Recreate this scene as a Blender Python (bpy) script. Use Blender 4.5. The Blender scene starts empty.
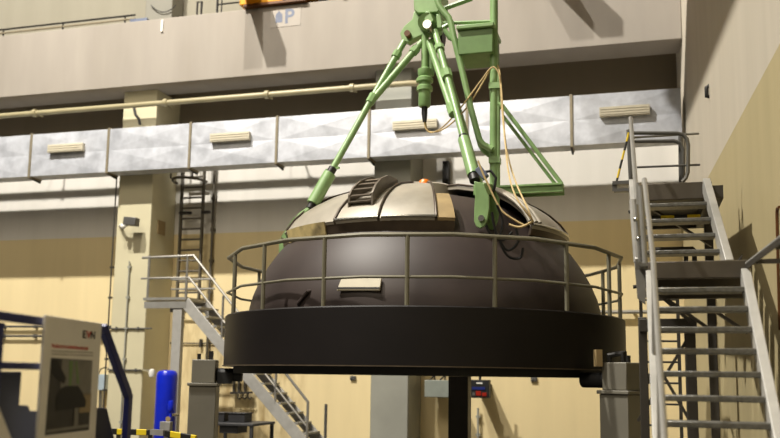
import bpy, bmesh, math, random
from mathutils import Vector, Matrix
random.seed(4)
scene = bpy.context.scene
COL = scene.collection
V = Vector
# ------------------------------------------------------------------ camera model (survey of the photo)
YAW = math.radians(15.865); PIT = math.radians(7.891); ROLL = .01396; F = 874.4; Y0 = 255.2; EZ = 1.7
CY, SY, CP, SP, CR, SR = math.cos(YAW), math.sin(YAW), math.cos(PIT), math.sin(PIT), math.cos(ROLL), math.sin(ROLL)
def ray(px, py):
    dx = (px-390)/F; dz = -(py-Y0)/F
    x = dx*CR-dz*SR; z = dx*SR+dz*CR
    y2 = CP-z*SP; z2 = SP+z*CP
    return V((x*CY-y2*SY, x*SY+y2*CY, z2))
def P(px, py, Y):                       # point seen at a pixel, on the plane Y
    r = ray(px, py); return V((0, 0, EZ))+r*(Y/r.y)
def PD(px, py, d): return V((0, 0, EZ))+ray(px, py)*d
def PZ(px, py, Z):
    r = ray(px, py); return V((0, 0, EZ))+r*((Z-EZ)/r.z)
def proj(p):
    X, Y, Z = p[0], p[1], p[2]-EZ
    x = X*CY+Y*SY; yy = -X*SY+Y*CY
    y = yy*CP+Z*SP; z = -yy*SP+Z*CP
    x, z = x/y, z/y
    return 390+F*(x*CR+z*SR), Y0-F*(-x*SR+z*CR)
def onseg(a, b, py):                    # point of segment a-b at image height py
    lo, hi = 0., 1.
    fa = proj(a)[1]-py
    for _ in range(40):
        m = (lo+hi)/2
        if (proj(a.lerp(b, m))[1]-py)*fa > 0: lo = m
        else: hi = m
    return a.lerp(b, lo)
# ------------------------------------------------------------------ materials
def s2l(c): return tuple(((v/255+.055)/1.055)**2.4 if v > 10 else v/255/12.92 for v in c)
def mat(name, col, rough=.6, metal=0., var=.12, scale=6., bump=.0, dirt=None, dirt_amt=.0, stretch=(1, 1, 1), spec=.5, emit=None):
    m = bpy.data.materials.new(name); m.use_nodes = True
    nt = m.node_tree; N = nt.nodes; L = nt.links
    b = N['Principled BSDF']; b.inputs['Roughness'].default_value = rough; b.inputs['Metallic'].default_value = metal
    b.inputs['Specular IOR Level'].default_value = spec
    c = s2l(col)
    tc = N.new('ShaderNodeNewGeometry'); mp = N.new('ShaderNodeMapping'); mp.inputs['Scale'].default_value = stretch
    L.new(tc.outputs['Position'], mp.inputs['Vector'])
    nz = N.new('ShaderNodeTexNoise'); nz.inputs['Scale'].default_value = scale; nz.inputs['Detail'].default_value = 5
    L.new(mp.outputs[0], nz.inputs['Vector'])
    rp = N.new('ShaderNodeValToRGB')
    lo = [max(0, v*(1-var)) for v in c]; hi = [min(1, v*(1+var)) for v in c]
    rp.color_ramp.elements[0].position = .3; rp.color_ramp.elements[1].position = .7
    rp.color_ramp.elements[0].color = (*lo, 1); rp.color_ramp.elements[1].color = (*hi, 1)
    L.new(nz.outputs['Fac'], rp.inputs['Fac'])
    out = rp.outputs['Color']
    if dirt:
        n2 = N.new('ShaderNodeTexNoise'); n2.inputs['Scale'].default_value = scale*.35; n2.inputs['Detail'].default_value = 8
        L.new(mp.outputs[0], n2.inputs['Vector'])
        r2 = N.new('ShaderNodeValToRGB'); r2.color_ramp.elements[0].position = .48; r2.color_ramp.elements[1].position = .7
        r2.color_ramp.elements[0].color = (0, 0, 0, 1); r2.color_ramp.elements[1].color = (dirt_amt,)*3+(1,)
        L.new(n2.outputs['Fac'], r2.inputs['Fac'])
        mx = N.new('ShaderNodeMixRGB'); mx.inputs['Color2'].default_value = (*s2l(dirt), 1)
        L.new(r2.outputs['Color'], mx.inputs['Fac']); L.new(out, mx.inputs['Color1']); out = mx.outputs['Color']
    L.new(out, b.inputs['Base Color'])
    if bump:
        bp = N.new('ShaderNodeBump'); bp.inputs['Strength'].default_value = bump; bp.inputs['Distance'].default_value = .02
        L.new(nz.outputs['Fac'], bp.inputs['Height']); L.new(bp.outputs[0], b.inputs['Normal'])
    if emit:
        b.inputs['Emission Color'].default_value = (*s2l(col), 1); b.inputs['Emission Strength'].default_value = emit
    return m
def stripes(name, ca, cb, freq, axis=(1, 0, 0)):
    m = mat(name, ca, .5); nt = m.node_tree; N = nt.nodes; L = nt.links; b = N['Principled BSDF']
    g = N.new('ShaderNodeNewGeometry'); d = N.new('ShaderNodeVectorMath'); d.operation = 'DOT_PRODUCT'; d.inputs[1].default_value = axis
    L.new(g.outputs['Position'], d.inputs[0])
    mu = N.new('ShaderNodeMath'); mu.operation = 'MULTIPLY'; mu.inputs[1].default_value = freq; L.new(d.outputs['Value'], mu.inputs[0])
    fr = N.new('ShaderNodeMath'); fr.operation = 'FRACT'; L.new(mu.outputs[0], fr.inputs[0])
    gt = N.new('ShaderNodeMath'); gt.operation = 'GREATER_THAN'; gt.inputs[1].default_value = .5; L.new(fr.outputs[0], gt.inputs[0])
    mx = N.new('ShaderNodeMixRGB'); mx.inputs['Color1'].default_value = (*s2l(ca), 1); mx.inputs['Color2'].default_value = (*s2l(cb), 1)
    L.new(gt.outputs[0], mx.inputs['Fac']); L.new(mx.outputs[0], b.inputs['Base Color'])
    return m
def wallmat(name, white, cream, zline, streak_box=None, beam_shade_z=None):
    """painted plaster: pale above zline, cream below, faint streaks; optional brown streaky patch and painted shade under the beam"""
    m = bpy.data.materials.new(name); m.use_nodes = True
    nt = m.node_tree; N = nt.nodes; L = nt.links; b = N['Principled BSDF']; b.inputs['Roughness'].default_value = .75
    b.inputs['Specular IOR Level'].default_value = .25
    g = N.new('ShaderNodeNewGeometry'); sx = N.new('ShaderNodeSeparateXYZ'); L.new(g.outputs['Position'], sx.inputs[0])
    def math_(op, a, v):
        n = N.new('ShaderNodeMath'); n.operation = op
        if isinstance(a, (int, float)): n.inputs[0].default_value = a
        else: L.new(a, n.inputs[0])
        if isinstance(v, (int, float)): n.inputs[1].default_value = v
        else: L.new(v, n.inputs[1])
        return n.outputs[0]
    gt = math_('GREATER_THAN', sx.outputs['Z'], zline)
    mx = N.new('ShaderNodeMixRGB'); mx.inputs['Color1'].default_value = (*s2l(cream), 1); mx.inputs['Color2'].default_value = (*s2l(white), 1)
    L.new(gt, mx.inputs['Fac'])
    if beam_shade_z:  # brown-grey top zone: shade under the beam painted into the wall colour
        g2 = math_('MULTIPLY', math_('GREATER_THAN', sx.outputs['Z'], beam_shade_z), 1.)
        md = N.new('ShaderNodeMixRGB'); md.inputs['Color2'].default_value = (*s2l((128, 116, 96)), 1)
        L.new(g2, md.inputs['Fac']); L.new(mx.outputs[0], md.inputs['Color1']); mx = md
    mp = N.new('ShaderNodeMapping'); mp.inputs['Scale'].default_value = (2.2, 2.2, .25); L.new(g.outputs['Position'], mp.inputs['Vector'])
    nz = N.new('ShaderNodeTexNoise'); nz.inputs['Scale'].default_value = 1.1; nz.inputs['Detail'].default_value = 6; L.new(mp.outputs[0], nz.inputs['Vector'])
    rp = N.new('ShaderNodeValToRGB'); rp.color_ramp.elements[0].color = (.86, .86, .84, 1); rp.color_ramp.elements[1].color = (1.05, 1.05, 1.05, 1)
    rp.color_ramp.elements[0].position = .3; rp.color_ramp.elements[1].position = .65
    L.new(nz.outputs['Fac'], rp.inputs['Fac'])
    ml = N.new('ShaderNodeMixRGB'); ml.blend_type = 'MULTIPLY'; ml.inputs['Fac'].default_value = .4
    L.new(mx.outputs[0], ml.inputs['Color1']); L.new(rp.outputs['Color'], ml.inputs['Color2']); out = ml.outputs[0]
    if streak_box:  # brown noise streaks, fading out towards the box edges
        x0, x1, z1, soft = streak_box
        a = math_('MULTIPLY', math_('SUBTRACT', sx.outputs['X'], x0), 1/soft)
        c = math_('MULTIPLY', math_('SUBTRACT', x1, sx.outputs['X']), 1/soft)
        e = math_('MULTIPLY', math_('SUBTRACT', z1, sx.outputs['Z']), 1/soft)
        mn = math_('MINIMUM', math_('MINIMUM', a, c), math_('MINIMUM', e, 1.))
        mp2 = N.new('ShaderNodeMapping'); mp2.inputs['Scale'].default_value = (3., 3., .8); L.new(g.outputs['Position'], mp2.inputs['Vector'])
        n2 = N.new('ShaderNodeTexNoise'); n2.inputs['Scale'].default_value = 1.6; n2.inputs['Detail'].default_value = 7; L.new(mp2.outputs[0], n2.inputs['Vector'])
        r2 = N.new('ShaderNodeValToRGB'); r2.color_ramp.elements[0].position = .42; r2.color_ramp.elements[1].position = .68
        L.new(n2.outputs['Fac'], r2.inputs['Fac'])
        mk = math_('MULTIPLY', math_('MAXIMUM', mn, 0.), r2.outputs['Color'])
        m3 = N.new('ShaderNodeMixRGB'); m3.inputs['Color2'].default_value = (*s2l((150, 122, 72)), 1)
        L.new(math_('MULTIPLY', mk, .8), m3.inputs['Fac']); L.new(out, m3.inputs['Color1']); out = m3.outputs[0]
    L.new(out, b.inputs['Base Color'])
    bp = N.new('ShaderNodeBump'); bp.inputs['Strength'].default_value = .08; bp.inputs['Distance'].default_value = .02
    n4 = N.new('ShaderNodeTexNoise'); n4.inputs['Scale'].default_value = 9; L.new(g.outputs['Position'], n4.inputs['Vector'])
    L.new(n4.outputs['Fac'], bp.inputs['Height']); L.new(bp.outputs[0], b.inputs['Normal'])
    return m
M = dict(
    floor=mat('floor_coating', (74, 70, 62), .5, var=.1, scale=1.5),
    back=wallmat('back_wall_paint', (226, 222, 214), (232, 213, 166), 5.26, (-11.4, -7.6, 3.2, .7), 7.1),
    right=wallmat('right_wall_paint', (204, 195, 178), (188, 174, 134), 5.05),
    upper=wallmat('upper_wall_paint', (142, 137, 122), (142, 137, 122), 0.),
    column=mat('column_paint', (206, 198, 166), .65, var=.05, scale=1.2, bump=.03),
    column_up=mat('column_pale_paint', (128, 125, 114), .65, var=.05, scale=1.2),
    column_grey=mat('column_grey_paint', (152, 152, 142), .55, var=.08, scale=1.5),
    beam=mat('beam_concrete', (158, 150, 140), .75, var=.07, scale=1.2, bump=.06, stretch=(1.5, 1, .3), dirt=(140, 132, 120), dirt_amt=.5),
    galv=mat('galvanised_sheet', (205, 208, 216), .45, .25, var=.12, scale=5., bump=.04, dirt=(150, 153, 160), dirt_amt=.6),
    seam=mat('duct_seam_paint', (140, 130, 108), .5, .2),
    grille=mat('grille_cream', (206, 198, 176), .5, 0, var=.05),
    pipe=mat('pipe_cream_paint', (168, 158, 124), .4, var=.06, scale=3),
    brown=mat('lid_brown_coating', (55, 46, 43), .5, .0, var=.16, scale=1.4, bump=.05, dirt=(74, 63, 58), dirt_amt=.5, spec=.4),
    black=mat('ring_black_paint', (25, 21, 20), .5, .0, var=.18, scale=1.5, spec=.3),
    lip=mat('ring_lip_highlight', (96, 84, 68), .5, .2, var=.2),  # lighter tone stands in for an edge highlight
    plate=mat('lid_plate_metal', (164, 157, 143), .42, .15, var=.16, scale=2.5, bump=.06, dirt=(130, 118, 98), dirt_amt=.7),
    platedark=mat('lid_skirt_metal', (72, 61, 50), .45, .4, var=.2, scale=4),
    primer=mat('primer_patch', (206, 186, 130), .6, 0, var=.15, scale=8, dirt=(80, 70, 52), dirt_amt=.9),
    louver=mat('louver_dark_metal', (108, 99, 87), .4, .3, var=.15),
    rail=mat('lid_rail_olive_paint', (120, 116, 98), .45, .1, var=.1),
    green=mat('rig_green_paint', (134, 166, 110), .38, .0, var=.12, scale=5, dirt=(92, 128, 70), dirt_amt=.5),
    greendk=mat('rig_green_panel', (100, 132, 74), .5, 0, var=.1),
    steel=mat('bright_steel', (190, 188, 180), .25, .9, var=.1),
    dark=mat('dark_steel', (40, 38, 36), .45, .3, var=.15),
    rubber=mat('black_rubber', (22, 22, 22), .6, 0),
    stair=mat('stair_grey_paint', (150, 148, 142), .45, .25, var=.1, scale=6),
    stairlt=mat('stringer_pale_grey', (182, 180, 174), .45, .2, var=.08, scale=6, dirt=(150, 148, 142), dirt_amt=.5),
    tread=mat('tread_grating_steel', (118, 117, 112), .4, .5, var=.2, scale=30, bump=.3),
    laddergrey=mat('ladder_grey_paint', (92, 86, 74), .5, .2, var=.1),
    landing=mat('landing_channel_paint', (88, 81, 71), .45, .2, var=.12),
    frame=mat('tower_frame_dark', (66, 62, 56), .5, .2, var=.12),
    galvrail=mat('rail_galvanised', (158, 155, 148), .35, .5, var=.08),
    greyrail=mat('rail_dark_grey', (104, 103, 100), .4, .4, var=.08),
    pillar=mat('pillar_grey_paint', (120, 116, 104), .5, .1, var=.08, scale=2.5),
    blue=mat('tank_blue_paint', (18, 42, 200), .3, 0, var=.06),
    navy=mat('navy_frame_paint', (24, 31, 92), .45, 0, var=.1),
    navydk=mat('navy_panel_paint', (34, 37, 56), .55, 0, var=.1),
    poster=mat('poster_board', (224, 220, 213), .6, 0, var=.03),
    photo=mat('print_dark_grey', (54, 52, 50), .6, 0, var=.2, scale=8),
    photo2=mat('print_mid_grey', (120, 117, 110), .6, 0, var=.15, scale=8),
    ink=mat('print_black', (17, 16, 16), .6, 0), inkred=mat('print_red', (190, 52, 30), .6, 0), inkgrey=mat('print_grey', (140, 134, 124), .6, 0),
    tan=mat('print_tan', (150, 132, 100), .6, 0),
    rope=mat('rope_beige', (196, 172, 122), .8, 0, var=.15, scale=20), orange=mat('lamp_orange', (220, 118, 20), .35, 0, var=.05),
    yellow=mat('crane_yellow_paint', (226, 156, 22), .4, 0, var=.1), craneb=mat('crane_brown_parts', (96, 58, 22), .5, 0, var=.2),
    signp=mat('sign_pale_plate', (164, 156, 146), .6, 0, var=.03), signink=mat('sign_slate_ink', (100, 108, 128), .5, 0),
    white=mat('white_enamel', (235, 233, 226), .4, 0, var=.04),
    ltgrey=mat('box_grey_green', (136, 142, 134), .5, 0, var=.08), paleblue=mat('box_pale_blue_grey', (170, 186, 196), .5, 0, var=.06),
    screen_blue=mat('display_blue', (36, 46, 110), .3, emit=.06), screen_red=mat('display_red', (150, 36, 22), .3, emit=.1),
    hazard=stripes('hazard_stripes', (228, 200, 30), (28, 27, 24), 3.1, (1, .25, 0)),
    hazardz=stripes('hazard_stripes_vertical', (220, 190, 30), (28, 27, 24), 4.2, (0, 0, 1)),
    bench=mat('bench_dark_grey', (62, 62, 64), .5, .1), crate=mat('crate_black', (44, 44, 46), .55, 0),
    hub=mat('cable_loop_dark', (52, 50, 46), .6, 0), cut=mat('seal_tan_edge', (160, 138, 98), .6, 0, var=.12),
)
# ------------------------------------------------------------------ mesh builder
def basis(d, up=V((0, 0, 1))):
    d = d.normalized()
    if abs(d.dot(up)) > .98: up = V((0, 1, 0)) if abs(d.y) < .9 else V((1, 0, 0))
    s = d.cross(up).normalized(); u = s.cross(d).normalized()
    return d, s, u
def smooth_path(pts, n=6):
    pts = [V(p) for p in pts]; out = []
    for i in range(len(pts)-1):
        p0, p1, p2, p3 = pts[max(0, i-1)], pts[i], pts[i+1], pts[min(len(pts)-1, i+2)]
        for k in range(n):
            t = k/n; out.append(.5*((2*p1)+(p2-p0)*t+(2*p0-5*p1+4*p2-p3)*t*t+(3*p1-p0-3*p2+p3)*t*t*t))
    return out+[pts[-1]]
class MB:
    def __init__(s): s.bm = bmesh.new()
    def box(s, a, b):
        a, b = V(a), V(b)
        lo = V([min(a[i], b[i]) for i in range(3)]); hi = V([max(a[i], b[i]) for i in range(3)])
        return s.hexa([V((x, y, z)) for z in (lo.z, hi.z) for x, y in ((lo.x, lo.y), (hi.x, lo.y), (hi.x, hi.y), (lo.x, hi.y))])
    def hexa(s, pts):
        v = [s.bm.verts.new(p) for p in pts]
        for f in ((3, 2, 1, 0), (4, 5, 6, 7), (0, 1, 5, 4), (1, 2, 6, 5), (2, 3, 7, 6), (3, 0, 4, 7)): s.bm.faces.new([v[i] for i in f])
        return s
    def obox(s, c, sx, sy, sz, rz=0.):           # box on its base centre, turned about Z
        c = V(c); x = V((math.cos(rz), math.sin(rz), 0))*sx/2; y = V((-math.sin(rz), math.cos(rz), 0))*sy/2
        b = [c-x-y, c+x-y, c+x+y, c-x+y]
        return s.hexa(b+[p+V((0, 0, sz)) for p in b])
    def bar(s, a, b, w, h, up=V((0, 0, 1))):     # rectangular bar a-b, w sideways, h along up
        a, b = V(a), V(b); d, sd, u = basis(b-a, up)
        q = [-sd*w/2-u*h/2, sd*w/2-u*h/2, sd*w/2+u*h/2, -sd*w/2+u*h/2]
        return s.hexa([a+p for p in q]+[b+p for p in q])
    def tube(s, pts, r, n=10, closed=False):
        pts = [V(p) for p in pts]; k = len(pts); rings = []
        rr = r if isinstance(r, (list, tuple)) else [r]*k
        prev = None
        for i, p in enumerate(pts):
            if closed: d0 = (p-pts[i-1]).normalized(); d1 = (pts[(i+1) % k]-p).normalized()
            else:
                d0 = (p-pts[i-1]).normalized() if i else (pts[1]-p).normalized()
                d1 = (pts[i+1]-p).normalized() if i < k-1 else d0
            t = (d0+d1); t = t.normalized() if t.length > 1e-6 else d1
            if prev is None: _, sd, u = basis(t)
            else:
                sd = (prev-t*prev.dot(t)).normalized(); u = sd.cross(t).normalized()
            prev = sd
            sc = 1/max(.5, math.sqrt((1+d0.dot(d1))/2))
            rings.append([s.bm.verts.new(p+(sd*math.cos(a)+u*math.sin(a))*rr[i]*(sc if 0 < i < k-1 or closed else 1)) for a in [2*math.pi*j/n for j in range(n)]])
        for i in range(k if closed else k-1):
            A, B = rings[i], rings[(i+1) % k]
            for j in range(n): s.bm.faces.new((A[j], A[(j+1) % n], B[(j+1) % n], B[j]))
        if not closed: s.bm.faces.new(rings[0][::-1]); s.bm.faces.new(rings[-1])
        return s
    def lathe(s, prof, c, n=64, a0=0., a1=None, closed=False, fn=None):
        """prof: (r, z) list; fn(angle) -> unit xy direction"""
        full = a1 is None
        fn = fn or (lambda a: V((math.cos(a), math.sin(a), 0)))
        cnt = n if full else n+1; c = V(c)
        ang = [2*math.pi*i/n for i in range(n)] if full else [a0+(a1-a0)*i/n for i in range(n+1)]
        R = [[s.bm.verts.new(c+fn(a)*r+V((0, 0, z))) for r, z in prof] for a in ang]
        m = len(prof)
        for i in range(n):
            A, B = R[i], R[(i+1) % cnt]
            for j in range(m if closed else m-1):
                f = [A[j], B[j], B[(j+1) % m], A[(j+1) % m]]
                try: s.bm.faces.new(f)
                except ValueError: pass
        if closed and not full:
            s.bm.faces.new(R[0]); s.bm.faces.new(R[-1][::-1])
        return s
    def prism(s, poly, n):                        # planar polygon (3-D points) extruded by vector n
        n = V(n); a = [s.bm.verts.new(V(p)) for p in poly]; b = [s.bm.verts.new(V(p)+n) for p in poly]
        s.bm.faces.new(a[::-1]); s.bm.faces.new(b)
        k = len(a)
        for i in range(k): s.bm.faces.new((a[i], a[(i+1) % k], b[(i+1) % k], b[i]))
        return s
    def face(s, pts): s.bm.faces.new([s.bm.verts.new(V(p)) for p in pts]); return s
    def ball(s, c, r, seg=16):
        bmesh.ops.create_uvsphere(s.bm, u_segments=seg, v_segments=seg//2, radius=r, matrix=Matrix.Translation(V(c))); return s
WL = {}
def _finish(o, parent, wl):
    WL[o.name] = wl
    if parent: o.parent = parent; o.location = wl-WL[parent.name]
    else: o.location = wl
    COL.objects.link(o)
def build(name, mb, m, parent=None, label=None, cat=None, group=None, kind=None, bevel=0., smooth=True, origin=None):
    bm = mb.bm if isinstance(mb, MB) else mb
    bmesh.ops.remove_doubles(bm, verts=bm.verts, dist=1e-5)
    bmesh.ops.recalc_face_normals(bm, faces=bm.faces)
    me = bpy.data.meshes.new(name); 
    xs = [v.co for v in bm.verts]
    lo = V([min(v[i] for v in xs) for i in range(3)]); hi = V([max(v[i] for v in xs) for i in range(3)])
    c = V(origin) if origin is not None else (V((0, 0, 0)) if kind == 'structure' else V(((lo.x+hi.x)/2, (lo.y+hi.y)/2, lo.z)))
    for v in bm.verts: v.co -= c
    bm.to_mesh(me); bm.free()
    o = bpy.data.objects.new(name, me); me.materials.append(M[m] if isinstance(m, str) else m)
    if smooth:
        me.shade_smooth(); me.set_sharp_from_angle(angle=math.radians(35))
    _finish(o, parent, c)
    if bevel:
        b = o.modifiers.new('bevel', 'BEVEL'); b.width = bevel; b.segments = 2; b.limit_method = 'ANGLE'; b.angle_limit = math.radians(40)
    if label: o['label'] = label
    if cat: o['category'] = cat
    if group: o['group'] = group
    if kind: o['kind'] = kind
    return o
def thing(name, label, cat, loc, group=None):
    o = bpy.data.objects.new(name, None); o.empty_display_size = .2
    _finish(o, None, V(loc)); o['label'] = label; o['category'] = cat
    if group: o['group'] = group
    return o
def struct(name, mb, m, label, cat, bevel=0.):
    return build(name, mb, m, None, label, cat, kind='structure', bevel=bevel)
def text(name, body, m, parent, origin, xdir, zdir, h, bold=0., width=None, nrm=None):
    """flat lettering as a mesh; origin = lower left, h = capital height"""
    cu = bpy.data.curves.new(name, 'FONT'); cu.body = body; cu.size = 1; cu.offset = bold
    tmp = bpy.data.objects.new('tmp_text', cu); COL.objects.link(tmp)
    dg = bpy.context.evaluated_depsgraph_get(); me = bpy.data.meshes.new_from_object(tmp.evaluated_get(dg))
    bpy.data.objects.remove(tmp); bpy.data.curves.remove(cu)
    ys = [v.co.y for v in me.vertices]; xs = [v.co.x for v in me.vertices]
    k = h/(.69) ; kx = k if width is None else width/(max(xs)-min(xs)); x0 = min(xs)
    origin = V(origin); xd = V(xdir).normalized(); zd = V(zdir).normalized()
    for v in me.vertices: v.co = xd*((v.co.x-x0)*kx)+zd*(v.co.y*k)
    o = bpy.data.objects.new(name, me); me.name = name; me.materials.clear(); me.materials.append(M[m])
    _finish(o, parent, origin); return o
# ------------------------------------------------------------------ the hall
YB = 20.0
def xr(Y): return .977+.042*(20-Y)              # face of the right wall
struct('floor', MB().box((-26, -4, -.2), (3.2, 20.6, 0)), 'floor', 'coated hall floor under the lid stands and stairs', 'floor')
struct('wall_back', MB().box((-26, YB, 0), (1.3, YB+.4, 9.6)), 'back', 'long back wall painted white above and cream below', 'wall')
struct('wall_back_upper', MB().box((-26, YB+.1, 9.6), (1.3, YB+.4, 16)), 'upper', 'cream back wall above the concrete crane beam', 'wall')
w = MB(); w.prism([(xr(20.4), 20.4, 0), (xr(-4), -4, 0), (xr(-4)+.4, -4, 0), (xr(20.4)+.4, 20.4, 0)], (0, 0, 16))
struct('wall_right', w, 'right', 'tall side wall beside the steel stair tower', 'wall')
ZB0, ZB1 = 1.7+.3836*18.48, 1.7+.4755*18.48
b = MB(); b.box((-26, 18.48, ZB0), (xr(18.48)-.005, 19.35, ZB1))
struct('concrete_beam', b, 'beam', 'deep grey concrete crane beam running along the back wall', 'beam', .015)
def column(x0, x1, m, lab, yf=18.83, top=ZB0, d=0):
    struct('concrete_column', MB().box((x0, yf, 0), (x1, YB-.002, top)), m, lab, 'column', .02)
column(-12.45, -11.5, 'column', 'beige concrete column with a floodlight at the left stair landing')
column(-5.76, -4.89, 'column_grey', 'grey concrete column on the back wall directly behind the lid')
struct('concrete_column', MB().box((-12.4, 19.5, ZB1-.4), (-11.6, YB+.08, 16)), 'column_up', 'pale upper column standing above the beam with a sagging cable', 'column', .02)
build('sagging_cable', MB().tube([P(151+i*2.5, 5+7*(1-((i-5)/5.)**2), 19.45) for i in range(11)], .013, 6), 'hub', None,
      'thin dark cable sagging across the pale column above the beam', 'cable')
# walkway rails above the beam at the left
for z, r, m, lab in ((P(0, 30, 19.2).z-ZB1, .026, 'dark', 'dark upper rail of the walkway above the crane beam'), (P(0, 33.5, 19.2).z-ZB1, .028, 'seam', 'cream lower pipe of the walkway above the crane beam')):
    t = MB().tube([(-25, 19.2, ZB1+z), (-12.5, 19.2, ZB1+z)], r, 8)
    for k in range(7 if r < .027 else 0): t.tube([(-24.2+1.9*k, 19.2, ZB1), (-24.2+1.9*k, 19.2, ZB1+z)], .025, 6)
    build('walkway_rail', t, m, None, lab, 'rail')
t = MB()
a = P(217, 14, 19.2); b_ = P(236, 12, 19.2)
t.tube([(a.x, 19.2, ZB1), (a.x, 19.2, ZB1+.72), (b_.x+.3, 19.2, ZB1+.72)], .03, 6); t.tube([(a.x, 19.2, ZB1+.55), (b_.x+.3, 19.2, ZB1+.55)], .02, 6); t.tube([(a.x+.12, 19.2, ZB1), (a.x+.12, 19.2, ZB1+.72)], .02, 6)
build('walkway_rail', t, 'dark', None, 'short dark rail end on the beam beside the yellow crane', 'rail')
t = MB(); a = P(197, 14, 19.2); t.tube([(a.x, 19.2, ZB1), (a.x, 19.2, ZB1+.68), (a.x+.12, 19.2, ZB1+.68), (a.x+.12, 19.2, ZB1)], .025, 6)
build('rail_stop', t, 'dark', None, 'small dark steel stop standing on the beam beside the upper column', 'stop')
a = P(132, 22, 18.7); b_ = P(149, 19, 18.7)
build('tool_box', MB().box((a.x, 18.6, ZB1), (b_.x, 18.9, ZB1+.13)), 'signink', None, 'small blue grey box lying on the beam beside the pale column', 'box', bevel=.01)
a = P(162, 32, 18.47); b_ = P(162, 20.5, 18.47)
build('marker_strip', MB().box((a.x-.03, 18.44, a.z), (a.x+.03, 18.478, b_.z)), 'white', None, 'short white marker strip fixed upright on the beam', 'marker', bevel=.005)
# sign on the beam
a = P(270, 28, 18.47); b_ = P(301, 6, 18.47)
sg = thing('direction_sign', 'pale sign with slate arrow and letter P on the beam under the yellow crane', 'sign', (a.x, 18.47, a.z))
build('plate', MB().box((a.x, 18.473, a.z), (b_.x, 18.479, b_.z)), 'signp', sg, bevel=.001)
q = [P(*p, 18.472) for p in ((275.5, 23), (282.3, 22.2), (282.5, 14.5), (279, 10.8), (275.6, 15.3))]
build('arrow', MB().prism(q, (0, -.002, 0)), 'signink', sg, smooth=False)
p0 = P(285, 23.2, 18.4705)
text('letter', 'P', 'signink', sg, p0, (1, 0, 0), (0, 0, 1), (P(285, 9.5, 18.4705)-p0).z, .02)
# overhead crane end carriage on the beam
a = P(239, 9, 18.4); x0 = a.x; x1 = P(585, 3, 18.4).x
cr = thing('overhead_crane', 'yellow overhead crane end carriage standing on the concrete beam', 'crane', ((x0+x1)/2, 18.5, ZB1))
build('end_carriage', MB().box((x0, 18.40, ZB1+.075), (x1, 19.0, ZB1+1.0)), 'yellow', cr, bevel=.03)
for xa, xb in ((x0+.12, x0+1.75), (x1-1.75, x1-.12)): build('bumper_beam', MB().box((xa, 18.36, ZB1+.004), (xb, 18.75, ZB1+.074)), 'craneb', cr, bevel=.01)
for dx in (2.1, 2.7, x1-x0-2.7, x1-x0-2.1):
    build('wheel', MB().tube([(x0+dx, 18.55, ZB1+.142), (x0+dx, 18.75, ZB1+.142)], .139, 20), 'dark', cr)
for dx in (1.15, 1.62, 2.6): build('face_bracket', MB().box((x0+dx, 18.34, ZB1+.08), (x0+dx+.08, 18.399, ZB1+.7)), 'craneb', cr, bevel=.01)
for px in (249, 540):
    x = P(px, 5, 18.2).x; build('shadow_arm', MB().box((x-.22, 17.0, ZB1+.25), (x+.22, 18.399, ZB1+.6)), 'yellow', cr, bevel=.02)  # unseen arms, added to cast the V shadows on the beam face
# ------------------------------------------------------------------ silver duct
YD, YDR = 18.31, 18.77
zd0, zd1 = 1.7+.2666*YD, 1.7+.3258*YD
xe = P(683, 115, YD).x; Ls = (xe-P(31, 150, YD).x)/7
du = thing('ventilation_duct', 'long silver sheet metal duct across the back wall columns', 'duct', (xe-6*Ls, 18.55, zd0))
for k in range(10):
    x1 = xe-k*Ls; x0 = x1-Ls; m = MB(); e = .03; d = .022
    zs = [zd0, (zd0+zd1)/2, zd1]
    bm = m.bm
    X0, X1 = x0+e, x1-e
    for j in range(2):                     # two cross-broken fields per section
        zl, zh = zs[j], zs[j+1]
        cvt = bm.verts.new(((X0+X1)/2, YD-d, (zl+zh)/2))
        cs = [bm.verts.new(p) for p in ((X0, YD, zl), (X1, YD, zl), (X1, YD, zh), (X0, YD, zh))]
        for i in range(4): bm.faces.new((cs[i], cs[(i+1) % 4], cvt))
    m.face([(X0, YD, zd0), (X0, YDR, zd0), (X1, YDR, zd0), (X1, YD, zd0)])
    m.face([(X0, YD, zd1), (X0, YDR, zd1), (X1, YDR, zd1), (X1, YD, zd1)])
    m.face([(X0, YDR, zd0), (X0, YDR, zd1), (X1, YDR, zd1), (X1, YDR, zd0)])
    if k == 0: m.face([(X1, YD, zd0), (X1, YDR, zd0), (X1, YDR, zd1), (X1, YD, zd1)])
    s_ = build('duct_section', m, 'galv', du, smooth=False)
    fl = MB(); fl.box((x0-.03, YD-.03, zd0-.04), (x0+.03, YDR-.005, zd1+.03)); build('seam_flange', fl, 'seam', s_, bevel=.005)
    br = MB().prism([(x0-.03, YD+.02, zd0-.041), (x0-.03, YDR-.01, zd0-.041), (x0-.03, YDR-.01, zd0-.09)], (.04, 0, 0)); build('bracket', br, 'dark', s_)
    if k in (0, 2, 4, 6, 8):
        gx0 = x1-Ls*.74; gx1 = x1-Ls*.29; zc = zd0+(zd1-zd0)*.60; g = MB()
        g.box((gx0, YD-.13, zc-.1), (gx1, YD-.02, zc+.1))
        for i in range(3): g.box((gx0+.02, YD-.14, zc-.07+.055*i), (gx1-.02, YD-.129, zc-.045+.055*i))
        build('outlet_grille', g, 'grille', s_, bevel=.005)
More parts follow.
